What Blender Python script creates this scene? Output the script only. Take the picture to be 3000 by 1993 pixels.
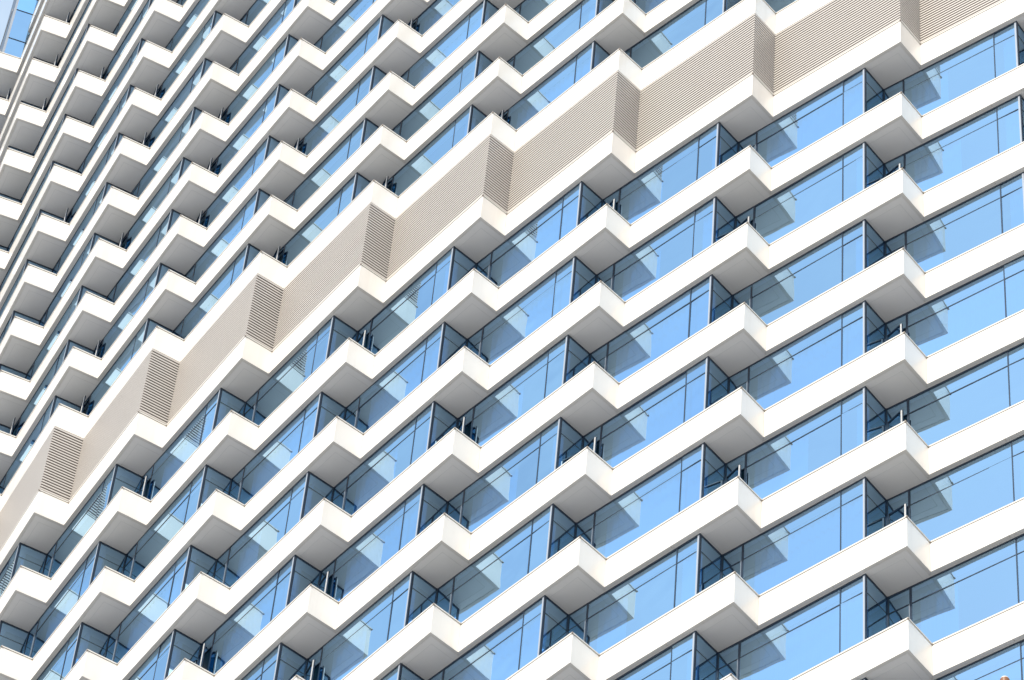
import bpy, bmesh, math, random
from mathutils import Vector, Matrix

# ------------------------------------------------------------------ survey of the place
# Camera stands at the street (origin of the survey, eye height 1.7 m).  All metres.
FOCAL_PX = 13270.075
R = [[0.4785432, 0.8758468, 0.0623604], [-0.6925705, 0.420154, -0.5863589], [-0.5397615, 0.2374091, 0.8076475]]
P_FIT = [(-54.6930,34.3856),(-58.1772,31.8469),(-61.7610,29.5108),(-65.4781,27.4595),(-69.3101,25.6220),(-73.2390,23.9479),(-77.2745,22.5068),(-81.3963,21.2474),(-85.5679,20.2344),(-89.8048,19.4631)]
Q_FIT = [(-55.0554,35.2424),(-58.5018,32.6908),(-62.0291,30.3877),(-65.6875,28.3373),(-69.4638,26.5079),(-73.3367,24.8577),(-77.3121,23.4264),(-81.3749,22.1979),(-85.4865,21.2100),(-89.6778,20.4268),(-93.9007,19.9030)]
Z_FIT = [71.5412, 75.1412, 78.6691, 82.3485, 85.9859, 89.5811, 93.1638, 96.7448, 100.3333, 103.9029, 108.1149, 111.0348, 113.9574, 116.8758, 119.8101, 122.7348, 125.6766, 128.6174, 131.5532, 134.4884, 137.4444, 140.4067, 143.3333, 146.2469, 149.1827]
H_FIT = [1.1117, 1.0928, 1.1257, 1.0042]
FLAG_DIR = (-0.5346, 0.3608, 0.7642)
EYE = 1.7
SUN_AZ = math.radians(-57.5)      # direction towards the sun, from +X anticlockwise
SUN_EL = math.radians(35.0)

scene = bpy.context.scene
for o in list(bpy.data.objects):
    bpy.data.objects.remove(o)

# ------------------------------------------------------------------ camera
cam_d = bpy.data.cameras.new("camera")
cam = bpy.data.objects.new("camera", cam_d)
scene.collection.objects.link(cam)
m = Matrix(((R[0][0], -R[1][0], -R[2][0], 0), (R[0][1], -R[1][1], -R[2][1], 0),
            (R[0][2], -R[1][2], -R[2][2], EYE), (0, 0, 0, 1)))
cam.matrix_world = m
cam_d.sensor_fit = 'HORIZONTAL'
cam_d.sensor_width = 36.0
cam_d.lens = FOCAL_PX / 3000.0 * 36.0
cam_d.clip_start = 0.5
cam_d.clip_end = 9000
scene.camera = cam

# ------------------------------------------------------------------ sky and sun
world = bpy.data.worlds.new("World")
scene.world = world
world.use_nodes = True
wt = world.node_tree
bg = wt.nodes.get("Background") or wt.nodes.new("ShaderNodeBackground")
sky = wt.nodes.new("ShaderNodeTexSky")
sky.sky_type = 'NISHITA'
sky.sun_disc = False
sky.sun_elevation = SUN_EL
sky.sun_rotation = math.pi / 2 - SUN_AZ
sky.air_density = 1.3
sky.dust_density = 1.5
sky.ozone_density = 1.0
# thin high cloud veil over the blue
wtc = wt.nodes.new("ShaderNodeTexCoord")
wmp = wt.nodes.new("ShaderNodeMapping"); wmp.inputs['Scale'].default_value = (1.5, 4.0, 3.0)
wmp.inputs['Rotation'].default_value = (0.3, 0.2, 0.9)
wns = wt.nodes.new("ShaderNodeTexNoise"); wns.inputs['Scale'].default_value = 5.0
wns.inputs['Detail'].default_value = 7; wns.inputs['Roughness'].default_value = 0.6
wmr = wt.nodes.new("ShaderNodeMapRange")
wmr.inputs[1].default_value = 0.3; wmr.inputs[2].default_value = 0.75
wmr.inputs[3].default_value = 0.35; wmr.inputs[4].default_value = 0.85
wmx = wt.nodes.new("ShaderNodeMix"); wmx.data_type = 'RGBA'
wmx.inputs[7].default_value = (3.5, 4.3, 5.2, 1)
wt.links.new(wtc.outputs['Generated'], wmp.inputs[0])
wt.links.new(wmp.outputs[0], wns.inputs['Vector'])
wt.links.new(wns.outputs[0], wmr.inputs[0])
wt.links.new(wmr.outputs[0], wmx.inputs[0])
wt.links.new(sky.outputs[0], wmx.inputs[6])
wt.links.new(wmx.outputs[2], bg.inputs[0])
bg.inputs[1].default_value = 0.15
sun_d = bpy.data.lights.new("sun", 'SUN')
sun_d.energy = 3.3
sun_d.angle = math.radians(0.5)
sun_d.color = (1.0, 0.91, 0.78)
sun = bpy.data.objects.new("sun", sun_d)
scene.collection.objects.link(sun)
sdir = Vector((math.cos(SUN_AZ) * math.cos(SUN_EL), math.sin(SUN_AZ) * math.cos(SUN_EL), math.sin(SUN_EL)))
sun.rotation_euler = sdir.to_track_quat('Z', 'Y').to_euler()
sun.location = (0, -30, 60)

scene.view_settings.view_transform = 'Standard'
scene.view_settings.look = 'None'
scene.view_settings.exposure = 0.60
scene.view_settings.gamma = 1.0
scene.cycles.use_denoising = True
scene.cycles.max_bounces = 10
scene.cycles.diffuse_bounces = 4
scene.cycles.glossy_bounces = 6
scene.cycles.transparent_max_bounces = 12
scene.cycles.caustics_reflective = False
scene.cycles.caustics_refractive = False
scene.cycles.sample_clamp_indirect = 8.0

# ------------------------------------------------------------------ materials
def mat(name):
    mm = bpy.data.materials.new(name)
    mm.use_nodes = True
    nt = mm.node_tree
    return mm, nt, nt.nodes["Principled BSDF"]

def link(nt, a, b):
    nt.links.new(a, b)

def painted(name, col, rough, var=0.05, scale=0.35, spec=0.5, metallic=0.0, streak=0.0):
    mm, nt, b = mat(name)
    b.inputs['Roughness'].default_value = rough
    b.inputs['Metallic'].default_value = metallic
    b.inputs['Specular IOR Level'].default_value = spec
    tc = nt.nodes.new('ShaderNodeTexCoord')
    mp = nt.nodes.new('ShaderNodeMapping')
    mp.inputs['Scale'].default_value = (1, 1, 0.35)
    link(nt, tc.outputs['Object'], mp.inputs[0])
    n = nt.nodes.new('ShaderNodeTexNoise')
    n.inputs['Scale'].default_value = scale
    n.inputs['Detail'].default_value = 6
    n.inputs['Roughness'].default_value = 0.65
    link(nt, mp.outputs[0], n.inputs['Vector'])
    cr = nt.nodes.new('ShaderNodeMix')
    cr.data_type = 'RGBA'
    cr.inputs[6].default_value = tuple(c * (1 - var) for c in col) + (1,)
    cr.inputs[7].default_value = tuple(min(1, c * (1 + var * 0.6)) for c in col) + (1,)
    link(nt, n.outputs[0], cr.inputs[0])
    out = cr.outputs[2]
    if streak:
        mp2 = nt.nodes.new('ShaderNodeMapping')
        mp2.inputs['Scale'].default_value = (5, 5, 0.25)
        link(nt, tc.outputs['Object'], mp2.inputs[0])
        n2 = nt.nodes.new('ShaderNodeTexNoise')
        n2.inputs['Scale'].default_value = 1.0
        n2.inputs['Detail'].default_value = 4
        link(nt, mp2.outputs[0], n2.inputs['Vector'])
        rp = nt.nodes.new('ShaderNodeMapRange')
        rp.inputs[1].default_value = 0.55
        rp.inputs[2].default_value = 0.8
        rp.inputs[3].default_value = 0.0
        rp.inputs[4].default_value = streak
        link(nt, n2.outputs[0], rp.inputs[0])
        c2 = nt.nodes.new('ShaderNodeMix')
        c2.data_type = 'RGBA'
        c2.inputs[7].default_value = (col[0] * 0.72, col[1] * 0.70, col[2] * 0.66, 1)
        link(nt, rp.outputs[0], c2.inputs[0])
        link(nt, out, c2.inputs[6])
        out = c2.outputs[2]
    link(nt, out, b.inputs['Base Color'])
    return mm

M = {}
M['panel'] = painted('white_metal_panel', (0.72, 0.69, 0.65), 0.45, 0.06, 0.3, 0.5, 0.0, 0.22)
_b = M['panel'].node_tree.nodes['Principled BSDF']
_b.inputs['Coat Weight'].default_value = 0.5
_b.inputs['Coat Roughness'].default_value = 0.09
_b.inputs['Coat IOR'].default_value = 1.5
M['soffit'] = painted('soffit_board', (0.80, 0.79, 0.775), 0.55, 0.10, 0.55)
M['reveal'] = painted('shadow_gap', (0.68, 0.68, 0.67), 0.6)
M['coping'] = painted('aluminium_coping', (0.62, 0.60, 0.57), 0.35, 0.05, 1.0)
M['gap'] = painted('dark_joint', (0.30, 0.265, 0.235), 0.7)
M['louvre'] = painted('louvre_slat', (0.53, 0.495, 0.465), 0.4, 0.05, 0.6)
M['louvre_gap_shade'] = painted('louvre_shade_backing', (0.10, 0.08, 0.07), 0.8)  # shade between the slats painted into this dark backing colour
M['frame'] = painted('dark_blue_frame', (0.012, 0.028, 0.055), 0.3)
M['silver'] = painted('silver_post', (0.30, 0.34, 0.40), 0.4)
M['post'] = painted('pale_door_edge', (0.20, 0.24, 0.29), 0.35)
M['white'] = painted('white_door_frame', (0.60, 0.61, 0.62), 0.35)
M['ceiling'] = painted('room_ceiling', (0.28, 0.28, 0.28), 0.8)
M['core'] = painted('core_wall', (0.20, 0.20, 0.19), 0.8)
M['ground'] = painted('pale_paving', (0.53, 0.515, 0.49), 0.85, 0.15, 0.05)
M['bronze'] = painted('brown_metal', (0.20, 0.085, 0.035), 0.45)
M['polewhite'] = painted('pale_pole_paint', (0.62, 0.56, 0.52), 0.4)

def make_glass(name, refl, through):
    mm, nt, b = mat(name)
    nt.nodes.remove(b)
    out = nt.nodes['Material Output']
    g = nt.nodes.new('ShaderNodeBsdfGlossy')
    # coating batches differ a little from window to window
    oi = nt.nodes.new('ShaderNodeObjectInfo')
    hs = nt.nodes.new('ShaderNodeHueSaturation')
    vr = nt.nodes.new('ShaderNodeMapRange')
    vr.inputs[3].default_value = 0.93; vr.inputs[4].default_value = 1.05
    link(nt, oi.outputs['Random'], vr.inputs[0])
    hs.inputs['Color'].default_value = refl + (1,)
    link(nt, vr.outputs[0], hs.inputs['Value'])
    link(nt, hs.outputs[0], g.inputs['Color'])
    g.inputs['Roughness'].default_value = 0.012
    t = nt.nodes.new('ShaderNodeBsdfTransparent')
    t.inputs['Color'].default_value = through + (1,)
    mx = nt.nodes.new('ShaderNodeAddShader')
    link(nt, t.outputs[0], mx.inputs[0])
    link(nt, g.outputs[0], mx.inputs[1])
    # roller-wave distortion of toughened glass
    tc = nt.nodes.new('ShaderNodeTexCoord')
    n = nt.nodes.new('ShaderNodeTexNoise')
    n.inputs['Scale'].default_value = 0.9
    n.inputs['Detail'].default_value = 1.0
    link(nt, tc.outputs['Object'], n.inputs['Vector'])
    bp = nt.nodes.new('ShaderNodeBump')
    bp.inputs['Strength'].default_value = 0.25
    bp.inputs['Distance'].default_value = 0.02
    link(nt, n.outputs[0], bp.inputs['Height'])
    link(nt, bp.outputs[0], g.inputs['Normal'])
    link(nt, mx.outputs[0], out.inputs[0])
    return mm

M['glass'] = make_glass('blue_solar_glass', (0.44, 0.655, 0.83), (0.03, 0.17, 0.34))

def make_curtain(name, col):
    mm, nt, b = mat(name)
    b.inputs['Base Color'].default_value = col + (1,)
    b.inputs['Roughness'].default_value = 0.9
    return mm
M['curtain'] = make_curtain('curtain_cloth', (0.60, 0.60, 0.62))

# ------------------------------------------------------------------ mesh helpers
class MB:
    """collects polygons, builds ONE mesh object"""
    def __init__(s):
        s.v = []; s.f = []; s.mi = []; s.mats = []
    def m(s, key):
        if key not in s.mats: s.mats.append(key)
        return s.mats.index(key)
    def poly(s, pts, key):
        b = len(s.v); s.v += [tuple(p) for p in pts]
        s.f.append(tuple(range(b, b + len(pts)))); s.mi.append(s.m(key))
    def prism(s, pts, z0, z1, key, top=True, bottom=True, skip=()):
        """pts anticlockwise plan polygon extruded between two heights"""
        n = len(pts)
        a = sum(pts[i][0] * pts[(i + 1) % n][1] - pts[(i + 1) % n][0] * pts[i][1] for i in range(n))
        if a < 0: pts = pts[::-1]
        b = len(s.v)
        s.v += [(p[0], p[1], z0) for p in pts] + [(p[0], p[1], z1) for p in pts]
        k = s.m(key)
        if bottom: s.f.append(tuple(range(b + n - 1, b - 1, -1))); s.mi.append(k)
        if top: s.f.append(tuple(range(b + n, b + 2 * n))); s.mi.append(k)
        for i in range(n):
            if i in skip: continue
            j = (i + 1) % n
            s.f.append((b + i, b + j, b + n + j, b + n + i)); s.mi.append(k)
    def sweep(s, path, offs, key):
        """path: list of (point, mitred outward normal); offs: list of (out, z) closed profile"""
        k = s.m(key); n = len(offs); b = len(s.v)
        for pt, nm in path:
            for o, z in offs:
                s.v.append((pt[0] + nm[0] * o, pt[1] + nm[1] * o, z))
        for i in range(len(path) - 1):
            for a in range(n):
                c = (a + 1) % n
                s.f.append((b + i * n + a, b + (i + 1) * n + a, b + (i + 1) * n + c, b + i * n + c)); s.mi.append(k)
        s.f.append(tuple(b + a for a in range(n))); s.mi.append(k)
        e = b + (len(path) - 1) * n
        s.f.append(tuple(e + a for a in range(n - 1, -1, -1))); s.mi.append(k)
    def build(s, name, parent=None, bevel=0.0):
        me = bpy.data.meshes.new(name)
        me.from_pydata(s.v, [], s.f)
        for key in s.mats: me.materials.append(M[key])
        for p, i in zip(me.polygons, s.mi): p.material_index = i
        me.update()
        bm = bmesh.new(); bm.from_mesh(me)
        bmesh.ops.recalc_face_normals(bm, faces=bm.faces)
        if bevel:
            es = [e for e in bm.edges if e.is_manifold and e.calc_face_angle(0) > 1.0]
            bmesh.ops.bevel(bm, geom=es, offset=bevel, segments=2, profile=0.5, affect='EDGES')
        bm.to_mesh(me); bm.free()
        o = bpy.data.objects.new(name, me)
        scene.collection.objects.link(o)
        if parent: o.parent = parent
        return o
    def join(s, other):
        b = len(s.v); s.v += other.v
        for f, i in zip(other.f, other.mi):
            s.f.append(tuple(x + b for x in f)); s.mi.append(s.m(other.mats[i]))

V2 = lambda a: Vector((a[0], a[1]))
def isect(p, d, q, e):
    """intersection of plan lines p+t*d and q+u*e"""
    den = d.x * e.y - d.y * e.x
    t = ((q.x - p.x) * e.y - (q.y - p.y) * e.x) / den
    return p + d * t

# ------------------------------------------------------------------ plan of the stepped facade
P = {j: V2(P_FIT[j]) for j in range(10)}
Q = {j: V2(Q_FIT[j]) for j in range(11)}
def unit(deg): return Vector((math.cos(math.radians(deg)), math.sin(math.radians(deg))))
DEG = {}
for j in range(10):
    a = P[j] - Q[j + 1]; DEG[j] = math.degrees(math.atan2(a.y, a.x))
for j in (-1, -2):                                  # bays to the right of the frame
    DEG[j] = DEG[j + 1] + 3.4
    P[j] = Q[j + 1] + unit(DEG[j]) * 4.11
    Q[j] = P[j] - unit(DEG[j] - 90) * 0.92
for j in (10, 11):                                  # bays to the left
    DEG[j] = DEG[j - 1] - 3.3
    P[j] = Q[j] + unit(DEG[j] - 90) * 0.95
    Q[j + 1] = P[j] - unit(DEG[j]) * 4.11
BAYS = list(range(-2, 12))
A = {j: unit(DEG[j]) for j in BAYS}                 # along the run, towards the right
N = {j: (P[j] - Q[j]).normalized() for j in BAYS}   # along the return, outwards
NR = {j: Vector((A[j].y, -A[j].x)) for j in BAYS}   # outward normal of the run
NS = {j: Vector((-N[j].y, N[j].x)) for j in BAYS}   # outward normal of the return
for j in BAYS:
    if NS[j].dot(A[j]) < 0: NS[j] = -NS[j]
SET = 0.14                                          # glass line behind the parapet face
BAL = 1.25                                          # depth of a balcony along the run
GP, GQ = {}, {}
for j in BAYS:
    GP[j] = isect(Q[j + 1] - NR[j] * SET, A[j], Q[j] - A[j] * BAL, N[j])
for j in BAYS:
    if j - 1 in A:
        GQ[j] = isect(Q[j] - NR[j - 1] * SET, A[j - 1], Q[j] - A[j] * BAL, N[j])
    else:
        GQ[j] = Q[j] - A[j] * BAL - N[j] * 0.05

KS = list(range(-9, 16))
Z = {k: Z_FIT[i] + EYE for i, k in enumerate(KS)}
def HP(k): return H_FIT[1] if k == 0 else H_FIT[2] if k == 1 else H_FIT[0] if k < 0 else H_FIT[3]
def SOF(k): return Z[k] - HP(k)

def project(p):
    d = (p[0], p[1], p[2] - EYE)
    c = [sum(R[r][i] * d[i] for i in range(3)) for r in range(3)]
    return 1500 + FOCAL_PX * c[0] / c[2], 996.5 + FOCAL_PX * c[1] / c[2]
def seen_area(pts):
    """rough share of the picture a set of points covers (used only to choose what is kept apart)"""
    uv = [project(p) for p in pts]
    x0 = max(0, min(u for u, v in uv)); x1 = min(3000, max(u for u, v in uv))
    y0 = max(0, min(v for u, v in uv)); y1 = min(1993, max(v for u, v in uv))
    return max(0, x1 - x0) * max(0, y1 - y0)

def path_of(j, inset=0.0):
    """Q[j+1] -> P[j] -> Q[j] with mitred outward normals"""
    q1, p, q = Q[j + 1], P[j], Q[j]
    nr, ns = NR[j], NS[j]
    mit = (nr + ns) / (1 + nr.dot(ns))
    # inner corners: mitre against the neighbouring return / run
    n0 = NS[j + 1] if j + 1 in NS else ns
    m0 = (nr + n0) / (1 + nr.dot(n0))
    n2 = NR[j - 1] if j - 1 in NR else nr
    m2 = (ns + n2) / (1 + ns.dot(n2))
    return [(q1, m0), (p, mit), (q, m2)]

# ------------------------------------------------------------------ builders
rng = random.Random(7)
COP = 0.05
def balcony_parts(j, k):
    """-> meshes of parapet, coping, soffit of one bay of one storey"""
    z1 = Z[k]; z0 = SOF(k); pth = path_of(j)
    par = MB()
    # run panel and return panel, butted at the mitre, 6 mm joint at mid run
    T = 0.09
    q1, p, q = Q[j + 1], P[j], Q[j]
    mid = q1 + (p - q1) * 0.5
    e = A[j] * 0.004
    zt = z1 - COP - 0.026
    in0 = pth[0][0] - pth[0][1] * T; in1 = p - pth[1][1] * T; in2 = q - pth[2][1] * T
    midi = mid - NR[j] * T
    s = A[j] * 0.003 ; s2 = N[j] * 0.003
    par.prism([q1 + s, mid - e, midi - e, in0 + s], z0, zt, 'panel')
    par.prism([mid + e, p, q + s2, in2 + s2, in1, midi + e], z0, zt, 'panel')
    par.prism([mid - e - NR[j] * 0.03, mid + e - NR[j] * 0.03, midi + e, midi - e], z0 + 0.01, zt - 0.01, 'gap')
    cop = MB()
    cop.sweep(pth, [(0.014, z1 - COP), (0.014, z1 - 0.006), (0.004, z1), (-T - 0.02, z1), (-T - 0.02, z1 - COP)], 'coping')
    cop.sweep([(a, n) for a, n in pth], [(-0.02, zt), (-0.02, z1 - COP), (-T + 0.01, z1 - COP), (-T + 0.01, zt)], 'gap')
    # dark corner clips where the capping meets
    for c, nn in ((q, pth[2][1]), (p, pth[1][1])):
        o = c + nn * 0.012
        d1 = A[j] * 0.022; d2 = N[j] * 0.022
        cop.prism([o - d1 - d2, o + d1 - d2, o + d1 + d2, o - d1 + d2], z1 - COP - 0.02, z1 - COP + 0.006, 'gap')
    sof = MB()
    gqi = GQ[j] - NR.get(j - 1, NR[j]) * 0.30
    gpi = GP[j] - A[j] * 0.30 - NR[j] * 0.30
    # soffit slab: balcony floor plus the lip in front of the glass
    i0 = q1 - pth[0][1] * (T + 0.004); i1 = p - pth[1][1] * (T + 0.004); i2 = q - pth[2][1] * (T + 0.004)
    back = Q[j + 1] - NR[j] * 0.44
    inner = isect(back, A[j], GP[j] - A[j] * 0.30, N[j])
    qn = isect(Q[j] - NR.get(j - 1, NR[j]) * 0.30, A.get(j - 1, A[j]), GP[j] - A[j] * 0.30, N[j])
    q_end = isect(Q[j] - NR.get(j - 1, NR[j]) * 0.30, A.get(j - 1, A[j]), i2, N[j])
    zs0 = z0 + 0.006
    sof.prism([i0, i1, i2, q_end, qn, inner, back], zs0, z0 + 0.24, 'soffit')
    # shadow-gap trim line inset from the edge of the soffit board
    def strip(a, b, w):
        d = (b - a).normalized(); nn = Vector((-d.y, d.x)) * w
        sof.prism([a - nn, b - nn, b + nn, a + nn], zs0 - 0.003, zs0 + 0.01, 'reveal')
    g1 = p - pth[1][1] * 0.27
    g0 = isect(q1 - NR[j] * 0.27, A[j], GP[j], N[j]) + A[j] * 0.02
    g2 = isect(g1, N[j], Q[j] - NR.get(j - 1, NR[j]) * (SET - 0.02), A.get(j - 1, A[j]))
    strip(g0, g1 - A[j] * 0.006, 0.006); strip(g1, g2, 0.006)
    return par, cop, sof

def quad_wall(mb, a, b, z0, z1, key):
    mb.poly([(a.x, a.y, z0), (b.x, b.y, z0), (b.x, b.y, z1), (a.x, a.y, z1)], key)

def bar(mb, a, b, out, w, d, z0, z1, key):
    """upright or level bar on the wall line a->b: proud by out, depth d behind"""
    mb.prism([a + out * w, b + out * w, b - out * d, a - out * d], z0, z1, key)

OPEN = {(0,-2):14,(0,-4):16,(0,-5):18,(1,-5):15,(0,-6):9,(1,-2):14,(2,-1):12,(4,1):16,(3,1):15,(4,4):13,(5,1):14,
        (7,1):15,(8,2):16,(7,2):10,(7,4):14,(4,-1):11,(3,-3):22,(2,-4):13,(6,-1):12,(5,-4):20,(4,-4):13,(4,-5):16,
        (9,12):14,(9,11):15,(9,10):15,(8,9):14,(7,7):13,(7,6):15,(6,5):15,(5,3):14,(6,4):16,(6,3):13,(8,6):15,(10,12):14}

DOORW = 0.62
def window_parts(j, k):
    """glazing of bay j under the soffit of storey k (down to the floor of the storey below)"""
    zt = SOF(k) + 0.02
    zb = SOF(k - 1) + 0.24
    low = k <= 0
    tz = SOF(k) - 0.62 if low else SOF(k) - 0.16
    g = MB(); fr = MB(); cu = MB()
    a, nr = A[j], NR[j]
    left, right = GQ[j + 1], GP[j]
    dm = left + a * DOORW                                   # post beside the balcony door
    lm = right - a * 0.70
    opened = (j + 1, k - 1) in OPEN
    # run glazing, each pane tilted a hair as real panes are
    def pane(x, y, z0, z1):
        t = rng.uniform(-0.005, 0.005); u = rng.uniform(-0.006, 0.006)
        g.poly([(x.x + nr.x * t, x.y + nr.y * t, z0), (y.x - nr.x * t, y.y - nr.y * t, z0),
                (y.x - nr.x * t + nr.x * u, y.y - nr.y * t + nr.y * u, z1), (x.x + nr.x * t + nr.x * u, x.y + nr.y * t + nr.y * u, z1)], 'glass')
    for x, y in ((left, dm), (dm, lm), (lm, right)):
        if x is left:
            if not opened: pane(x, y, zb, tz)
            pane(x, y, tz, zt)
        elif low:
            pane(x, y, zb, tz); pane(x, y, tz, zt)
        else:
            pane(x, y, zb, zt)
    # return glazing (behind the balcony of this bay)
    ns = NS[j]; q = GQ[j]; p = GP[j]
    zsplit = tz
    quad_wall(g, p, q, zb, zsplit, 'glass'); quad_wall(g, p, q, zsplit, zt, 'glass')
    # frames
    bar(fr, left, right, nr, 0.012, 0.04, zt - 0.075, zt - 0.021, 'frame')
    bar(fr, p, q, ns, 0.012, 0.04, zt - 0.075, zt - 0.021, 'frame')
    if low:
        bar(fr, left + a * 0.03, right - a * 0.09, nr, 0.006, 0.04, tz - 0.016, tz + 0.016, 'frame')
        bar(fr, p - N[j] * 0.05, q + N[j] * 0.03, ns, 0.006, 0.04, tz - 0.008, tz + 0.008, 'frame')
    else:
        bar(fr, left + a * 0.03, dm, nr, 0.006, 0.04, tz - 0.016, tz + 0.016, 'frame')
    bar(fr, lm - a * 0.016, lm + a * 0.016, nr, 0.010, 0.04, zb, zt - 0.022, 'frame')
    bar(fr, dm - a * 0.03, dm + a * 0.03, nr, 0.008, 0.05, zb, zt - 0.022, 'frame')
    if low and not opened: bar(fr, dm - a * 0.030, dm - a * 0.014, nr, 0.034, -0.009, zb, tz - 0.02, 'post')
    bar(fr, left - a * 0.005, left + a * 0.035, nr, 0.02, 0.04, zb, zt - 0.022, 'frame')
    # corner post, silver to the front and dark to the side
    bar(fr, right - a * 0.062, right - a * 0.012, nr, 0.016, 0.03, zb, zt - 0.076, 'silver')
    bar(fr, right - a * 0.008, right + a * 0.008, nr, 0.014, 0.06, zb, zt - 0.022, 'frame')
    bar(fr, p - N[j] * 0.045, p - N[j] * 0.014, ns, 0.008, 0.03, zb, zt - 0.076, 'frame')
    # curtains drawn back behind the glass
    def curtain(s0, s1):
        o = left - nr * 0.30
        n = max(6, int((s1 - s0) / 0.035))
        pts = []
        ph = rng.random() * 6
        for i in range(n + 1):
            s = s0 + (s1 - s0) * i / n
            w = 0.035 * math.sin(i * 1.15 + ph) + 0.02 * math.sin(i * 0.37 + ph)
            pts.append(o + a * s + nr * w)
        for i in range(n):
            quad_wall(cu, pts[i], pts[i + 1], zb + 0.02, zt - 0.08, 'curtain')
    run = (right - left).length
    r = rng.random()
    if r < 0.25: curtain(0.7, 0.7 + rng.uniform(0.8, 1.6))
    elif r < 0.65: curtain(0.72, run - 0.15)
    if rng.random() < 0.85: curtain(run - 0.15 - rng.uniform(0.25, 0.6), run - 0.12)
    return g, fr, cu

def door_parts(j, k, ang):
    """ajar glazed leaf on the balcony (j,k), hinged at the inner corner"""
    jj = j - 1
    a, nr = A[jj], NR[jj]
    h = GQ[j] + a * 0.045 + nr * 0.02
    th = math.radians(ang)
    d = a * math.cos(th) + nr * math.sin(th)
    w = nr * math.cos(th) - a * math.sin(th)
    zb = SOF(k) + 0.25
    kk = k + 1
    zt = (SOF(kk) - 0.64) if kk <= 0 else (SOF(kk) - 0.18)
    W = DOORW - 0.06
    t = 0.026
    def box(s0, s1, z0, z1, key, mb, t0=-t, t1=t):
        x, y = h + d * s0, h + d * s1
        mb.prism([x + w * t1, y + w * t1, y + w * t0, x + w * t0], z0, z1, key)
    mb = MB()
    box(0.0, 0.05, zb, zt, 'frame', mb)
    box(W - 0.026, W, zb, zt, 'frame', mb, -0.03, 0.0)
    box(W - 0.035, W + 0.002, zb, zt - 0.03, 'white', mb, 0.008, 0.03)
    box(0.05, W - 0.05, zb, zb + 0.07, 'frame', mb); box(0.05, W - 0.05, zt - 0.035, zt, 'frame', mb)
    x, y = h + d * 0.05, h + d * (W - 0.05)
    quad_wall(mb, x, y, zb + 0.07, zt - 0.035, 'glass')
    hd = MB()
    zh = Z[k] + 0.12
    box(W - 0.03, W - 0.01, zh, zh + 0.02, 'white', hd, -0.09, -0.03)
    box(W - 0.13, W - 0.01, zh, zh + 0.02, 'white', hd, -0.11, -0.09)
    return mb, hd

def louvre_parts(j):
    """slatted plant-floor screen between the parapet of storey 0 and the band of storey 1"""
    z0 = Z[0] + 0.005; z1 = SOF(1) - 0.004
    pth = path_of(j)
    mb = MB()
    n = 25
    pitch = (z1 - z0) / n
    for i in range(n):
        zb = z0 + pitch * i + pitch * 0.30
        o = 0.0
        mb.sweep(pth, [(o - 0.016, zb), (o - 0.004, zb + 0.001), (o, zb + 0.008), (o, zb + 0.055),
                       (o - 0.005, zb + 0.064), (o - 0.016, zb + 0.065)], 'louvre')
    mb.sweep(pth, [(-0.07, z0), (-0.07, z1), (-0.12, z1), (-0.12, z0)], 'louvre_gap_shade')  # dark sheet standing in for the shaded gaps behind the slats
    return mb

# ------------------------------------------------------------------ the tower
def tag(o, label=None, cat=None, group=None, kind=None):
    if label: o['label'] = label
    if cat: o['category'] = cat
    if group: o['group'] = group
    if kind: o['kind'] = kind
    return o

tower = bpy.data.objects.new('apartment_tower', None)
scene.collection.objects.link(tower)
tower.location = (0, 0, 0)
tag(tower, 'tall curved white apartment tower with stepped corner balconies, blue glass and a slatted plant floor', 'tower')

def exists(j, k):
    return not (j >= 10 and k >= 14)

# which bays show largest
def corners_b(j, k):
    return [(c.x, c.y, z) for c in (P[j], Q[j], GP[j]) for z in (Z[k], SOF(k))]
def corners_w(j, k):
    return [(c.x, c.y, z) for c in (GQ[j + 1], GP[j]) for z in (SOF(k), Z[k - 1])]
cand = [(j, k) for j in BAYS[:-1] for k in KS if exists(j, k)]
rank_b = sorted(cand, key=lambda c: -seen_area(corners_b(*c)))
own_b = set(c for c in rank_b[:100] if seen_area(corners_b(*c)) > 0)
cand_w = [(j, k) for j in BAYS[:-1] for k in KS[1:] if k != 1 and exists(j, k)]
rank_w = sorted(cand_w, key=lambda c: -seen_area(corners_w(*c)))
own_w = set(c for c in rank_w[:100] if seen_area(corners_w(*c)) > 0)

rest_b = MB()
for j, k in cand:
    par, cop, sof = balcony_parts(j, k)
    if (j, k) in own_b:
        b = par.build('balcony', tower, 0.006)
        cop.build('coping', b)
        sof.build('soffit', b)
    else:
        for x in (par, cop, sof): rest_b.join(x)
rb = rest_b.build('balcony', tower)
rb['kind'] = 'stuff'

rest_w = MB()
for j, k in cand_w:
    g, fr, cu = window_parts(j, k)
    if (j, k) in own_w:
        w = g.build('window', tower)
        fr.build('window_frame', w)
        if cu.f: cu.build('curtain', w)
    else:
        for x in (g, fr, cu): rest_w.join(x)
rw = rest_w.build('window', tower)
rw['kind'] = 'stuff'

for (j, k), ang in OPEN.items():
    mb, hd = door_parts(j, k, ang)
    d = mb.build('balcony_door', tower)
    tag(d, 'glazed balcony door standing ajar')
    hd.build('door_handle', d)

for j in BAYS[:-1]:
    louvre_parts(j).build('louvre_screen', tower)

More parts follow.
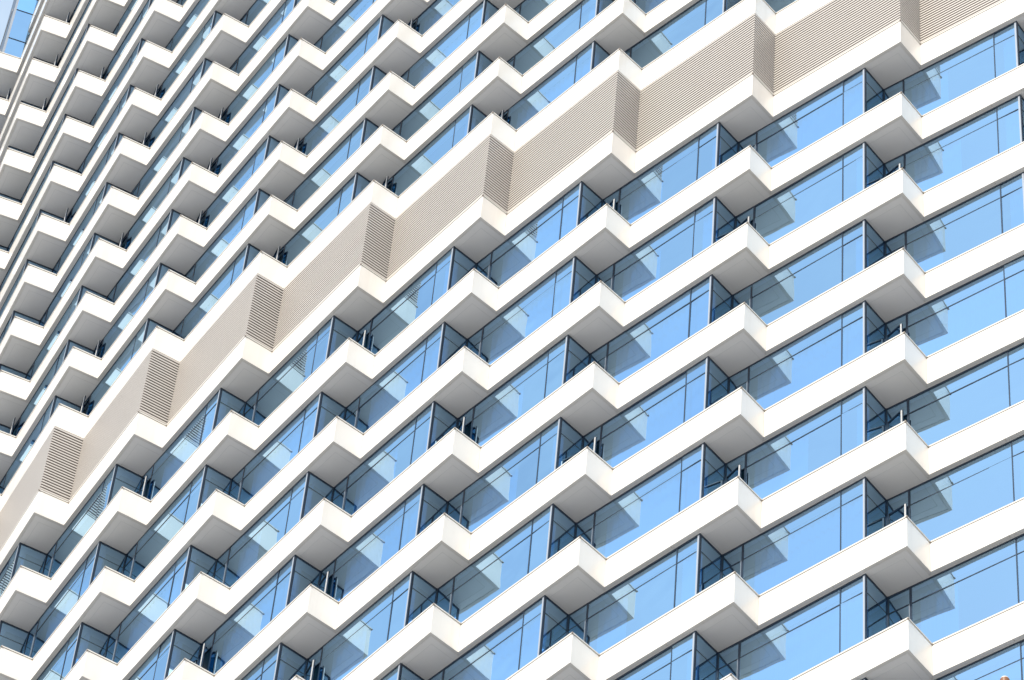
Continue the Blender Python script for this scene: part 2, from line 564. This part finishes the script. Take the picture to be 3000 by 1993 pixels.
# floor slabs behind the glass and the core that carries them down to the street
front = []
for j in sorted(BAYS[:-1], reverse=True):
    front += [GQ[j + 1] - NR[j] * 0.05, GP[j] - NR[j] * 0.05 - A[j] * 0.05]
    if j - 1 in A: pass
last = GQ[BAYS[0]] - A[BAYS[0]] * 0.05
front.append(last)
backl = [Q[j] - N[j] * 6.0 for j in sorted(BAYS)]
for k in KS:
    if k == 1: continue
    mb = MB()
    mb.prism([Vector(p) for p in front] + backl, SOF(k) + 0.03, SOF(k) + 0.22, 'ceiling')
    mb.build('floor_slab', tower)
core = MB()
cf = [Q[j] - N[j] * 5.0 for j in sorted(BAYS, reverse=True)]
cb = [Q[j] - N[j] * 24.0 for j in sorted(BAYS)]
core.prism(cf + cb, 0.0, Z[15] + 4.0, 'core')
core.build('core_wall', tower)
# party walls between the flats
pw = MB()
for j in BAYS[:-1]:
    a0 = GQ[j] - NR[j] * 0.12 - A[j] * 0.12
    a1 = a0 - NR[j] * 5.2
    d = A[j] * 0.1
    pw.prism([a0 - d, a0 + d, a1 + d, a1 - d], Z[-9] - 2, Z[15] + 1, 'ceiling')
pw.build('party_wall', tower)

# flush curtain wall at the end bay, above the last parapet
cw = MB(); cf_ = MB(); cm = MB()
base, d, ns = Q[10], N[10], NS[10]
off = ns * -0.10
b0 = base - d * 0.10 + off; b1 = base + d * 0.74 + off; b2 = base + d * 2.4 + off
zb = Z[13]; ztop = Z[15] + 3.6
lv = [zb - 0.1, zb + 0.12, zb + 1.24, zb + 3.26, zb + 4.38, zb + 6.3, ztop]
for i in range(len(lv) - 1):
    quad_wall(cw, b0, b1, lv[i], lv[i + 1], 'glass')
    bar(cm, b0, b1, ns, 0.012, 0.05, lv[i + 1] - 0.025, lv[i + 1] + 0.025, 'frame')
lp = b1 - A[10] * 3.2
quad_wall(cm, b1, lp, zb - 0.1, ztop, 'frame')
bar(cm, b1 - d * 0.09, b1 + d * 0.0, ns, 0.05, 0.06, zb - 0.1, ztop, 'silver')
c = cw.build('curtain_wall', tower)
cm.build('mullion', c)

# ------------------------------------------------------------------ ground and the flagpole tip
g = MB()
S = 3000
g.poly([(-S, -S, 0), (S, -S, 0), (S, S, 0), (-S, S, 0)], 'ground')
ground = g.build('ground')
ground['kind'] = 'structure'

fd = Vector(FLAG_DIR)
tip = Vector((0, 0, EYE)) + fd * 15.5
pole = bpy.data.objects.new('flagpole', None)
scene.collection.objects.link(pole)
pole.location = (tip.x, tip.y, 0)
tag(pole, 'slim brown pole with a pale cap, its tip just showing at the lower right edge', 'pole')
def lathe(name, prof, key, parent):
    mb = MB(); n = 20
    for i in range(len(prof) - 1):
        (r0, z0), (r1, z1) = prof[i], prof[i + 1]
        for s in range(n):
            t0 = 2 * math.pi * s / n; t1 = 2 * math.pi * (s + 1) / n
            mb.poly([(r0 * math.cos(t0), r0 * math.sin(t0), z0), (r0 * math.cos(t1), r0 * math.sin(t1), z0),
                     (r1 * math.cos(t1), r1 * math.sin(t1), z1), (r1 * math.cos(t0), r1 * math.sin(t0), z1)], key)
    o = mb.build(name, parent)
    bm = bmesh.new(); bm.from_mesh(o.data)
    bmesh.ops.remove_doubles(bm, verts=bm.verts, dist=1e-5); bm.to_mesh(o.data); bm.free()
    return o
th = tip.z
lathe('pole_shaft', [(0.05, 0.0), (0.045, 1.0), (0.017, th - 0.018), (0.0, th - 0.017)], 'bronze', pole)
lathe('pole_cap', [(0.0, th - 0.016), (0.014, th - 0.016), (0.014, th - 0.010), (0.008, th - 0.006), (0.0, th - 0.005)], 'polewhite', pole)
